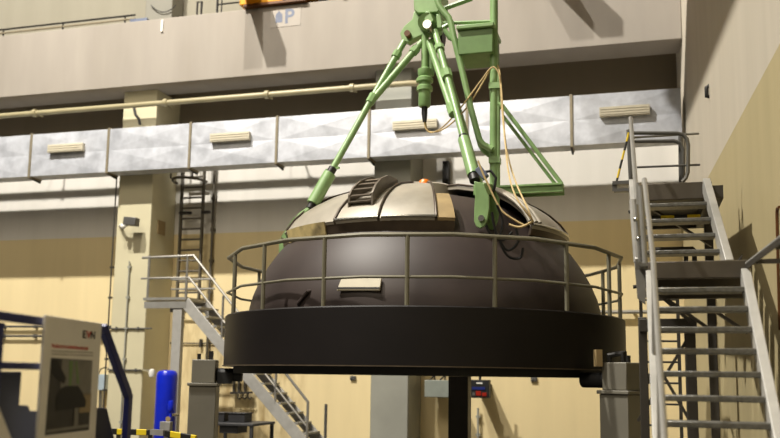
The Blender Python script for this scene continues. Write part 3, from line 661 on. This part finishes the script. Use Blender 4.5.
# workbench and crates, wall rack
tz = .74
c0, c1 = PZ(253, 424, tz), PZ(265, 421, tz)
bx1, by0, by1 = c0.x, c0.y, c0.y+1.1
bx0 = bx1-1.15
wb = thing('workbench', 'dark grey workbench under the left stair beside the pedestal', 'table', ((bx0+bx1)/2, (by0+by1)/2, 0))
build('bench_top', MB().box((bx0, by0, tz-.05), (bx1, by1, tz)), 'bench', wb, bevel=.008)
for x in (bx0+.05, bx1-.05):
    for y in (by0+.05, by1-.05): build('leg', MB().box((x-.03, y-.03, 0), (x+.03, y+.03, tz-.05)), 'bench', wb)
build('drawer', MB().box((bx0+.4, by0+.06, tz-.2), (bx1-.35, by0+.5, tz-.05)), 'crate', wb, bevel=.008)
for pa, pb, lab in ((217, 227.5, 'black crate at the left on the workbench, beside the pedestal'), (231.5, 248, 'black crate on the right half of the workbench')):
    x0, x1 = P(pa, 417, by0+.55).x, P(pb, 417, by0+.55).x
    build('crate', MB().box((x0, by0+.4, tz), (x1, by0+.75, tz+.165)).box((x0-.015, by0+.385, tz+.165), (x1+.015, by0+.765, tz+.19)), 'crate', None, lab, 'crate', 'black crates on the workbench', bevel=.01)
rk = thing('wall_rack', 'small dark rack of hooks on the streaky wall beside the left stair', 'rack', P(242, 392, 19.9))
g = MB(); 
a, b_ = P(231, 393, 19.85), P(252, 392.5, 19.85)
g.bar(a, b_, .12, .05); build('shelf_bar', g, 'frame', rk)
for px in (234, 239, 245): build('upright', MB().bar(P(px, 393, 19.9), P(px, 379, 19.9), .05, .06, V((0, 1, 0))), 'frame', rk)
for px in (238, 243, 248): build('hook', MB().tube([P(px, 393, 19.85), P(px, 398, 19.8), P(px+2, 399, 19.8), P(px+3.5, 397, 19.8)], .018, 6), 'frame', rk)
# floodlight on the beige column, conduits
fl = thing('floodlight', 'small grey floodlight with white bracket on the beige column', 'floodlight', P(130, 226, 18.6))
a = P(131, 221, 18.5); build('housing', MB().bar(a+V((-.16, 0, .0)), a+V((.17, .02, -.03)), .22, .2), 'greyrail', fl, bevel=.015)
build('bracket', MB().tube([P(120, 226, 18.83), P(121.5, 225, 18.62), P(127, 225.5, 18.6)], .035, 8), 'white', fl)
build('lens', MB().ball(P(123, 226.5, 18.55), .07, 12), 'white', fl)
for lab, px, y0_, y1_, m, r in (('thin grey conduit on the front of the beige column', 129.5, 261, 438, 'column_grey', .018), ('dark conduit along the left edge of the beige column', 117, 174, 440, 'frame', .018)):
    a = P(px, y0_, 18.78); g = MB().tube([(a.x, 18.78, 0), (a.x, 18.78, a.z)], r, 8)
    for k in range(6): g.box((a.x-.045, 18.77, .5+k*.75), (a.x+.045, 18.829, .55+k*.75))
    build('conduit', g, m, None, lab, 'conduit')
a, b_ = P(163, 222, 19.3), P(166, 236, 19.3)
build('notice_plate', MB().box((-11.505, 19.15, 5.15), (-11.475, 19.5, 5.5)), 'cut', None, 'small rusty tan plate on the side of the beige column', 'plate', bevel=.004)
for lab, py in (('upper grey conduit along the cream wall behind the navy stand', 326.5), ('lower grey conduit along the cream wall behind the navy stand', 336)):
    z = P(20, py, 19.9).z; g = MB().tube([(-22, 19.9, z), (-12.46, 19.9, z)], .03, 8)
    for k in range(9): g.box((-21.5+k, 19.88, z-.05), (-21.44+k, 19.999, z+.05))
    build('conduit', g, 'greyrail', None, lab, 'conduit')
for lab, py in (('upper grey conduit strapped across the front of the beige column', 328.5), ('lower grey conduit strapped across the front of the beige column', 370)):
    z = P(130, py, 18.8).z; g = MB().tube([(-12.46, 18.8, z), (-11.3, 18.8, z)], .018, 8)
    for x in (-12.3, -11.7): g.box((x, 18.79, z-.04), (x+.04, 18.829, z+.04))
    build('conduit', g, 'greyrail', None, lab, 'conduit')
z = P(160, 343, 19.9).z
g = MB().tube([(-11.45, 19.96, z), (-7.5, 19.96, z)], .015, 8)
for x in (-10.6, -9.4): g.box((x, 19.9, z-.1), (x+.05, 19.999, z+.1))
build('conduit', g, 'frame', None, 'thin dark conduit on the streaky wall behind the left landing leg', 'conduit')
jb = thing('junction_box', 'pale blue grey junction box beside the beige column behind the poster', 'junction box', P(101, 388, 19.9))
a, b_ = P(97.5, 390, 19.8), P(107, 374.5, 19.8)
build('housing', MB().box((a.x, 19.75, a.z), (b_.x, 19.99, b_.z)), 'paleblue', jb, bevel=.01)
build('cable', MB().tube([P(98, 374, 19.85), P(101, 369, 19.85), P(106, 367, 19.85), P(109, 369, 19.0)], .015, 6), 'dark', jb)
build('pipe_stub', MB().tube([P(101.5, 390, 19.87), P(101, 412, 19.87)], .07, 10), 'steel', jb)
# boxes on the back wall under the lid
jb = thing('junction_box', 'grey green junction box on the back wall left of the dark post', 'junction box', P(437, 397, 19.3))
a, b_ = P(424.3, 397, 19.2), P(449, 380.3, 19.2)
build('housing', MB().box((a.x, 19.2, a.z), (b_.x, 19.6, b_.z)), 'ltgrey', jb, bevel=.012)
build('mount', MB().box((a.x+.1, 19.6, a.z+.05), (b_.x-.25, 19.998, b_.z-.05)), 'dark', jb)
for k in range(4): build('cable', MB().tube(smooth_path([P(430+5*k, 380, 19.4), P(432+5*k+(-2 if k % 2 else 3), 374, 19.4), P(437+2*k, 366, 19.4)]), .018, 6), 'dark', jb)
jb = thing('display_box', 'black hanging control box with blue and red display right of the dark post', 'control box', P(480, 397, 19.0))
a, b_ = P(470.3, 397.8, 19.0), P(489, 380, 19.0)
build('housing', MB().box((a.x, 19.0, a.z), (b_.x, 19.25, b_.z)), 'rubber', jb, bevel=.012)
build('cable', MB().tube([P(480, 380, 19.12), P(480, 360, 19.12)], .03, 8), 'rubber', jb)
def panel(n, x0, y0_, x1, y1_, m): a, b_ = P(x0, y1_, 18.995), P(x1, y0_, 18.995); build(n, MB().box((a.x, 18.985, a.z), (b_.x, 18.9985, b_.z)), m, jb)
panel('blue_row', 472, 387, 485, 389.5, 'screen_blue'); panel('red_lamp', 476, 391, 481, 395.5, 'screen_red'); panel('red_lamp', 482, 392.5, 486.5, 396, 'screen_red'); panel('grey_key', 472.3, 392.5, 475, 395.5, 'greyrail'); panel('white_label', 476.5, 382.5, 482.5, 383.8, 'white')
build('wall_mount', MB().box((P(474, 390, 19.25).x, 19.25, P(480, 395, 19.25).z), (P(486, 390, 19.25).x, 19.998, P(480, 384, 19.25).z)), 'dark', jb)
for px, py, lab in ((353, 378, 'small dark socket on the cream wall left of the grey column'), (534, 379.5, 'small dark socket on the cream wall under the right of the lid')):
    a = P(px, py, 19.97); build('wall_socket', MB().box((a.x-.07, 19.95, a.z-.05), (a.x+.07, 19.998, a.z+.05)).box((a.x-.05, 19.935, a.z-.03), (a.x-.01, 19.95, a.z+.03)).box((a.x+.01, 19.935, a.z-.03), (a.x+.05, 19.95, a.z+.03)), 'greyrail', None, lab, 'socket', bevel=.004)
for lab, px, y0_, y1_ in (('thin grey pipe on the wall below the black control box', 478, 408, 440),):
    a = P(px, y0_, 19.9); g = MB().tube([(a.x, 19.9, 0), (a.x, 19.9, a.z)], .025, 8)
    for k in range(2): g.box((a.x-.05, 19.89, .4+k*.4), (a.x+.05, 19.999, .45+k*.4))
    build('conduit', g, 'column_grey', None, lab, 'conduit')
z = P(620, 312, 19.85).z
g = MB().tube([(-2.6, 19.85, z), (1.05, 19.85, z)], .045, 10)
for x in (-2.3, -1.2, -.1): g.box((x, 19.85, z-.03), (x+.05, 19.999, z+.03))
build('wall_pipe', g, 'galvrail', None, 'pale horizontal pipe on the cream wall between lid and stair tower', 'pipe')
# ------------------------------------------------------------------ exhibit stand at the left
A = PD(46, 315, 5.8); hv = ray(455, 376); hv.z = 0; hv.normalize(); nv = V((hv.y, -hv.x, 0))
if nv.dot(V((0, 0, 0))-V((A.x, A.y, 0))) < 0: nv = -nv
def W(px, py, off=0.):
    r = ray(px, py); o = V((0, 0, EZ)); q = A+nv*off; d = (q-o).dot(nv)/r.dot(nv); return o+r*d
stn = thing('exhibit_frame', 'navy blue tubular frame with dark panels at the left edge', 'frame', V((A.x, A.y, 0))+hv*.4)
zt = W(20, 312, -.06).z
fL, fC = W(-25, 305, -.06), W(103, 324, -.06); s2 = W(128.3, 396, -.06)
top = [V((fL.x, fL.y, A.z-.04)), V((fC.x, fC.y, A.z-.04))]
build('top_tube', MB().bar(top[0], top[1]+hv*.05, .05, .055), 'navy', stn, bevel=.006)
g = MB().bar(top[1]+V((0, 0, .02)), s2, .05, .085, hv); g.bar(s2+V((0, 0, .02)), V((s2.x, s2.y, 0)), .05, .09, hv); build('bent_post', g, 'navy', stn, bevel=.006)
a = W(-.5, 330, -.06); build('post', MB().bar((a.x, a.y, 0), (a.x, a.y, A.z-.08), .04, .05, hv), 'navy', stn, bevel=.006)
a, b_ = W(-25, 366, -.06), W(60, 367, -.06); build('cross_tube', MB().bar(V((a.x, a.y, b_.z)), b_, .04, .045), 'navy', stn, bevel=.006)
build('side_panel', MB().prism([W(x, y, -.14) for x, y in ((-30, 371), (22, 371.5), (19.5, 405), (28.5, 405.5), (30.5, 411), (60, 411), (60, 560), (-30, 560))], -nv*.06), 'navydk', stn, bevel=.006)
build('base_panel', MB().prism([W(x, y, -.14) for x, y in ((94, 408), (107, 408), (116, 445), (122, 480), (94, 470))], -nv*.06), 'navydk', stn, bevel=.006)
b_ = W(-3, 388, .25); 
build('slanted_strip', MB().prism([W(x, y, .12) for x, y in ((-12, 395), (-6, 395), (12, 440), (0, 440))], -nv*.03), 'poster', stn, 'pale slanted strip')
ps = thing('information_board', 'pale information board with EVN logo and a photograph on the navy frame', 'board', V((A.x, A.y, .95)))
TR = W(102, 324); wd = (V((TR.x, TR.y, 0))-V((A.x, A.y, 0))).length
def B(px, py, off=.0): return W(px, py, off)
zb = .95
build('board', MB().prism([(A.x, A.y, A.z), (A.x, A.y, zb), V((A.x, A.y, zb))+hv*wd, V((A.x, A.y, A.z))+hv*wd], -nv*.02), 'poster', ps, bevel=.003)
zup = V((0, 0, 1))
def rectp(pts, m, name, off, par=ps, lab=None): return build(name, MB().prism([B(x, y, off) for x, y in pts], nv*.001), m, par, lab, smooth=False)
ph = rectp(((51, 357.7), (92.3, 360.5), (88.9, 430), (44.8, 435.5)), 'photo', 'photograph', .001)
for pts, m, n in ((((62, 359), (92, 361), (90.5, 395), (60, 395)), 'photo2', 'print_wall'), (((80, 393), (91.2, 393), (90.3, 412), (79, 413)), 'tan', 'print_wall'),
                  (((56, 398), (61, 388), (66, 386), (78, 386), (82, 392), (86, 401), (85, 407), (55.5, 411)), 'ink', 'print_lid'),
                  (((51, 359), (57, 360), (66, 378), (64, 384), (56, 378), (51, 372)), 'ink', 'print_crane'),
                  (((74.5, 408), (78.5, 407.6), (77.8, 427), (73.8, 427.6)), 'photo2', 'print_leg'),
                  (((69.5, 361), (73, 361), (71, 386), (69, 386)), 'greendk', 'print_crane'), (((75.5, 361), (77, 361), (79, 384), (77, 384)), 'greendk', 'print_crane'),
                  (((46, 430), (88.8, 424), (88.7, 427), (46, 433)), 'photo2', 'print_rail')):
    off = {'print_wall': .003, 'print_lid': .005, 'print_crane': .005, 'print_leg': .007, 'print_rail': .007}[n]
    rectp(pts, m, n, off, ph)
def lettering(n, body, m, px0, py0, px1, py1, h, bold):
    a, b_ = B(px0, py0, .0035), B(px1, py1, .0035); text(n, body, m, ps, a, hv, zup, h, bold, (V((b_.x, b_.y, 0))-V((a.x, a.y, 0))).length)
hh = (B(83, 331, .003)-B(83, 338.3, .003)).z
lettering('logo_letter_e', 'E', 'ink', 82.6, 337.6, 86.2, 338, hh, .03); lettering('logo_letter_v', 'V', 'inkred', 86.2, 338, 91, 338.3, hh, .03); lettering('logo_letter_n', 'N', 'ink', 90.6, 338.4, 95, 338.7, hh, .03)
lettering('heading', 'Reaktordruckbehälterdeckel', 'inkred', 51.8, 347.3, 88, 349.4, (B(60, 343.8, .003)-B(60, 347.6, .003)).z, .02)
for dy in (0, 3.): rectp(((51.3, 350.6+dy), (93, 352.2+dy*.95), (93, 353.1+dy*.95), (51.3, 351.6+dy)), 'inkgrey', 'caption_line', .001)
# ------------------------------------------------------------------ stair tower at the right
tw = thing('stair_tower', 'grey steel stair tower with two flights beside the right wall', 'stairs', (.55, 8.5, 0))
XL, XR = .13, 1.0
def zs(Y): return EZ-.419+.905*(Y-7.256)
YA, YB_ = 5.86, 8.9
for x in (XL, XR): build('stringer', MB().bar((x, YA-.05, zs(YA)-.07), (x, YB_, zs(YB_)-.07), .085, .18), 'stairlt', tw, bevel=.008)
zland = EZ+1.141
zz = EZ-.334-.197*6
while zz < zland-.12:
    if zz > .1:
        Y = 7.256+(zz-EZ+.419)/.905-.02
        build('tread', MB().box((XL+.043, Y-.02, zz-.03), (XR-.043, Y+.2, zz+.02)), 'tread', tw, bevel=.01)
    zz += .197
# landing
yl0, yl1 = 8.92, 9.75
build('landing_deck', MB().box((XL-.1, yl0, zland-.03), (XR+.06, yl1, zland)), 'tread', tw)
build('landing_channel', MB().box((XL-.02, yl0-.02, zland-.16), (XR+.06, yl0+.04, zland+.012)), 'landing', tw, bevel=.01)
build('landing_channel', MB().box((XL-.1, yl1-.05, zland-.16), (XR+.06, yl1, zland-.031)), 'landing', tw, bevel=.01)
build('toe_board', MB().prism([P(737, 262, 8.95), P(742, 262, 8.95), P(742.5, 254, 8.95)], (0, .5, 0)), 'frame', tw)
# upper flight
YU0, YU1 = 9.6, 11.0
zpl = EZ+.2165*11.0
r0, r1 = P(733, 264, YU0), P(709.5, 182, YU1)
l0, l1 = V((.03, YU0, r0.z)), V((-.02, YU1, r1.z))
build('stringer', MB().bar(r0-V((.04, 0, .03)), r1-V((.04, 0, .03)), .085, .18), 'stairlt', tw, bevel=.008)
build('stringer', MB().bar(l0, l1, .085, .18), 'stairlt', tw, bevel=.008)
for py in (244.7, 228.5, 212.8, 197.5):
    q = P(722, py, 10.); 
    best = min((abs(proj(r0.lerp(r1, t/200))[1]-py), t/200) for t in range(201))[1]; q = r0.lerp(r1, best); ql = l0.lerp(l1, best)
    build('tread', MB().hexa([V((ql.x+.05, q.y-.02, q.z-.09)), V((q.x-.08, q.y-.02, q.z-.09)), V((q.x-.08, q.y+.22, q.z-.09)), V((ql.x+.05, q.y+.22, q.z-.09)), V((ql.x+.05, q.y-.02, q.z-.045)), V((q.x-.08, q.y-.02, q.z-.045)), V((q.x-.08, q.y+.22, q.z-.045)), V((ql.x+.05, q.y+.22, q.z-.045))]), 'tread', tw, bevel=.01)
# top platform
build('platform_deck', MB().box((-.05, YU1+.02, zpl-.04), (xr(YU1)-.45, 13.2, zpl)), 'frame', tw)
build('platform_channel', MB().box((0., YU1, zpl-.2), (.9, YU1+.07, zpl+.01)), 'landing', tw, bevel=.01)
build('platform_channel', MB().box((-.05, 13.14, zpl-.2), (1.0, 13.2, zpl-.041)), 'frame', tw)
build('platform_channel', MB().box((.84, YU1+.02, zpl-.2), (1.03, 13.14, zpl-.041)), 'frame', tw)
build('hazard_toe_bar', MB().box((.06, YU1+.62, zpl-.33), (.8, YU1+.66, zpl-.28)), 'hazard', tw, 'yellow and black toe bar under the top platform')
def tubepx(n, pts, r, m, lab=None, par=None, sm=False):
    q = [P(x, y, Y) for x, y, Y in pts]; return build(n, MB().tube(smooth_path(q, 5) if sm else q, r, 10), m, par or tw, lab)
yp = YU1+.5
ph_ = [(632, 133, yp), (677, 133.3, yp), (683, 134.5, yp), (687, 139, yp), (688.3, 145, yp), (688, 172, yp), (686, 178, yp), (682, 182, yp)]
tubepx('guard_hoop', ph_, .024, 'greyrail')
ph_ = [(633, 141.5, yp+.2), (674, 141, yp+.2), (680, 143, yp+.2), (683.3, 150, yp+.2), (683.4, 181, yp+.2)]
tubepx('guard_hoop', ph_, .024, 'greyrail')
tubepx('guard_rail', [(634, 137.5, yp+.05), (680, 134.5, yp+.05), (699, 133.6, yp+.05)], .015, 'galvrail'); tubepx('guard_rail', [(637, 167.3, yp+.05), (700, 164.8, yp+.05)], .014, 'greyrail')
tubepx('guard_post', [(680.5, 134, yp+.25), (681, 182, yp+.25)], .03, 'greyrail')
tubepx('guard_post', [(628.8, 130, yp+.05), (632, 195, yp+.05)], .034, 'greyrail')
# swing gate bar and its bracket
tubepx('swing_bar', [(629, 132, yp-.05), (615.5, 186, yp-.05)], .015, 'hazardz', 'yellow and black swing bar')
g = MB().bar(P(612.5, 183.5, yp-.1), P(632, 182.5, yp-.1), .08, .045); g.bar(P(614, 190.8, yp-.1), P(631, 190, yp-.1), .08, .04); g.bar(P(614.5, 183.5, yp-.1), P(614.7, 191, yp-.1), .06, .03); build('gate_bracket', g, 'greyrail', tw)
# handrails, upper flight then lower flight
tubepx('handrail', [(630.6, 118, YU1+.2), (636.9, 200.5, 9.65)], .026, 'galvrail'); tubepx('handrail', [(633, 200, 9.65), (637.5, 262, 9.6)], .04, 'stairlt')
tubepx('handrail', [(644.5, 179.5, 8.95), (653, 259, 7.9), (664.5, 442, 6.2)], .025, 'galvrail')
tubepx('rail_post', [(638.7, 183, 9.6), (641, 266, 9.6)], .028, 'galvrail'); tubepx('rail_post', [(640.6, 186, 9.), (645.5, 268, 9.)], .026, 'stair')
tubepx('rail_post', [(636.3, 205, 9.3), (640, 262, 9.3)], .018, 'galvrail'); tubepx('rail_post', [(640.8, 236, 9.1), (642.5, 262, 9.1)], .02, 'steel')
for px, y in ((635.8, 219.5), (638.5, 239)): build('rail_clamp', MB().ball(P(px, y, 9.25), .028, 10), 'steel', tw)
for x, y in ((628.5, 212), (633.5, 254), (633, 287)): build('clamp_bolt', MB().tube([P(x, y, 9.7), P(x+4, y-.6, 9.7)], .02, 8), 'dark', tw)
g = MB().bar(P(639.5, 270, 9.2), P(642, 298, 9.2), .05, .09, V((1, 0, 0))); g.prism([P(x, y, 9.15) for x, y in ((637.5, 296), (645.5, 284), (645.5, 304), (639, 299.5))], (0, .1, 0)); build('gusset_plate', g, 'galvrail', tw)
for Y_, in ((7.9,), (6.9,)): build('rail_post', MB().tube([(XL+.0, Y_, zs(Y_)-.02), (XL+.02, Y_, zs(Y_)+.83)], .022, 8), 'galvrail', tw)
# frame under the landing
yf = 9.45
def legpx(pa, pb, y0_, d=.13): 
    a, b_ = P(pa, y0_, yf), P(pb, y0_, yf); build('leg', MB().box((a.x, yf, 0), (b_.x, yf+d, P(660, 317, yf).z)), 'frame', tw, bevel=.008)
legpx(639.5, 648.5, 380); legpx(686.5, 697.5, 390); 
a, b_ = P(639, 319, yf), P(697, 332, yf); build('cross_beam', MB().box((a.x, yf-.03, b_.z), (b_.x, yf-.001, a.z)), 'frame', tw, bevel=.006)
for p0_, p1_ in (((688, 338), (638, 421)), ((661, 371), (694, 428))): build('cross_brace', MB().bar(P(*p0_, yf+.05), P(*p1_, yf+.05), .03, .07, V((0, 1, 0))), 'frame', tw)
for p0_, p1_, y_ in (((656, 292), (690, 321), 9.2), ((668, 300), (712, 331), 9.2), ((716, 312), (748, 333), 9.25)): build('knee_brace', MB().bar(P(*p0_, y_), P(*p1_, y_), .03, .07, V((0, 1, 0))), 'frame', tw)
build('cross_beam', MB().bar(P(650, 296.5, 9.6), P(745, 295, 9.6), .08, .06), 'frame', tw)
# rear legs under the upper platform
for pa, pb, y0_ in ((704.5, 713, 230),):
    a, b_ = P(pa, y0_, 12.6), P(pb, y0_, 12.6); build('leg', MB().box((a.x, 12.6, 0), (b_.x, 12.74, zpl-.21)), 'frame', tw, bevel=.008)
build('cross_brace', MB().bar(P(652, 209, 11.9), P(712, 246, 11.9), .03, .1, V((0, 1, 0))), 'frame', tw)
g = MB().tube([P(655, 249.5, 12.3), P(692, 248.8, 12.3), P(694.5, 251, 12.3), P(694.5, 262, 12.3)], .032, 8); g.tube([P(686, 249, 12.3), P(686, 262, 12.3)], .03, 8); build('rear_rail', g, 'frame', tw)
# ladder behind the tower
ld = thing('cat_ladder', 'dark narrow ladder standing behind the stair tower frame', 'ladder', P(664, 438, 12.4))
xa, xb = P(643, 390, 12.4).x, P(680.3, 390, 12.4).x
for x in (xa, xb): build('side_rail', MB().box((x-.022, 12.38, 0), (x+.022, 12.43, 2.95)), 'frame', ld)
zr = P(662, 425.5, 12.4).z
for k in range(-3, 7): build('rung', MB().tube([(xa, 12.4, zr+.28*k), (xb, 12.4, zr+.28*k)], .014, 8), 'frame', ld)
# angle rail from the landing towards the viewer along the right wall, cable, wall hook
p0_, p1_ = V((1.03, 8.9, zland-.02)), P(784, 233.5, 7.25); p1_.z = zland-.02
wr = thing('wall_angle_rail', 'grey steel angle rail between stair landing and right wall', 'rail', (1.2, 8, zland))
build('angle_top', MB().bar(p0_, p1_, .055, .014), 'stairlt', wr); build('angle_web', MB().bar(p0_+V((-.02, 0, -.035)), p1_+V((-.02, 0, -.035)), .012, .05), 'frame', wr)
for t in (.25, .8):
    q = p0_.lerp(p1_, t)+V((0, 0, -.04)); build('bracket', MB().bar(q, (xr(q.y), q.y, q.z), .04, .04), 'frame', wr)
q = [(779.5, 207), (777.5, 208.5), (777, 212), (777.6, 240), (778.8, 290), (780, 330)]
def PW(px, py, off=.03):
    r = ray(px, py); Y = (.977+.84-off)/(r.x/r.y+.042); return P(px, py, Y)
build('cable', MB().tube([PW(x, y) for x, y in q], .016, 8), 'craneb', None, 'thin rusty cable running down the right wall at the picture edge', 'cable')
a = PW(709, 90, .0); build('wall_hook', MB().tube([a+V((.02, 0, .08)), a+V((-.04, 0, .04)), a+V((-.04, 0, -.1)), a+V((.02, 0, -.12))], .03, 8), 'dark', None, 'small dark hook high on the right wall', 'hook')
# ------------------------------------------------------------------ light
def lamp(name, loc, power, col, size=.6, target=None, kind='POINT'):
    l = bpy.data.lights.new(name, kind); l.energy = power; l.color = col
    if kind == 'AREA': l.shape = 'DISK'; l.size = size
    else: l.shadow_soft_size = size
    o = bpy.data.objects.new(name, l); COL.objects.link(o); o.location = loc
    if target is not None: o.rotation_euler = (V(target)-V(loc)).to_track_quat('-Z', 'Y').to_euler()
    return o
KEYZ = 1.7+2.5+15*1.41
struct('shade_slab', MB().box((-3.1, -4, 12), (xr(-4)+.3, 14.9, 12.4)), 'column_up', 'unseen gallery slab high above the right stair tower', 'blocker')  # unseen slab, added only to darken the upper right wall
LC = (1, .93, .82)
lamp('hall_lamp', (-14, 5, KEYZ), 56000, (1, .95, .86), .25)
lamp('hall_lamp', (-9, 5, KEYZ), 20000, (1, .95, .86), .25)
lamp("soft_fill", (-9, -10, 22), 5200, (1, .88, .70), 14, (-6, 19, 4), 'AREA')  # broad fill added to lift the shadows, not a fitting of the hall
wd_ = bpy.data.worlds.new('hall_ambient'); scene.world = wd_; wd_.use_nodes = True
bg = wd_.node_tree.nodes['Background']; bg.inputs[0].default_value = (1, .92, .80, 1); bg.inputs[1].default_value = .035
# ------------------------------------------------------------------ camera
cam = bpy.data.cameras.new('camera'); co = bpy.data.objects.new('camera', cam); COL.objects.link(co)
rt0 = V((CY, SY, 0)); fh = V((-SY, CY, 0)); fw = fh*CP+V((0, 0, SP)); up0 = -fh*SP+V((0, 0, CP))
rgt = rt0*CR+up0*SR; up = -rt0*SR+up0*CR
mw = Matrix((rgt, up, -fw)).transposed().to_4x4(); mw.translation = V((0, 0, EZ)); co.matrix_world = mw
cam.sensor_width = 36; cam.sensor_fit = 'HORIZONTAL'; cam.lens = F/780*36; cam.shift_y = (Y0-219)/780
cam.dof.use_dof = True; cam.dof.focus_distance = 11.5; cam.dof.aperture_fstop = .95
cam.clip_end = 200
scene.camera = co
vs = scene.view_settings; vs.view_transform = 'Standard'; vs.look = 'None'; vs.gamma = 1; vs.use_curve_mapping = False; vs.exposure = -0.76
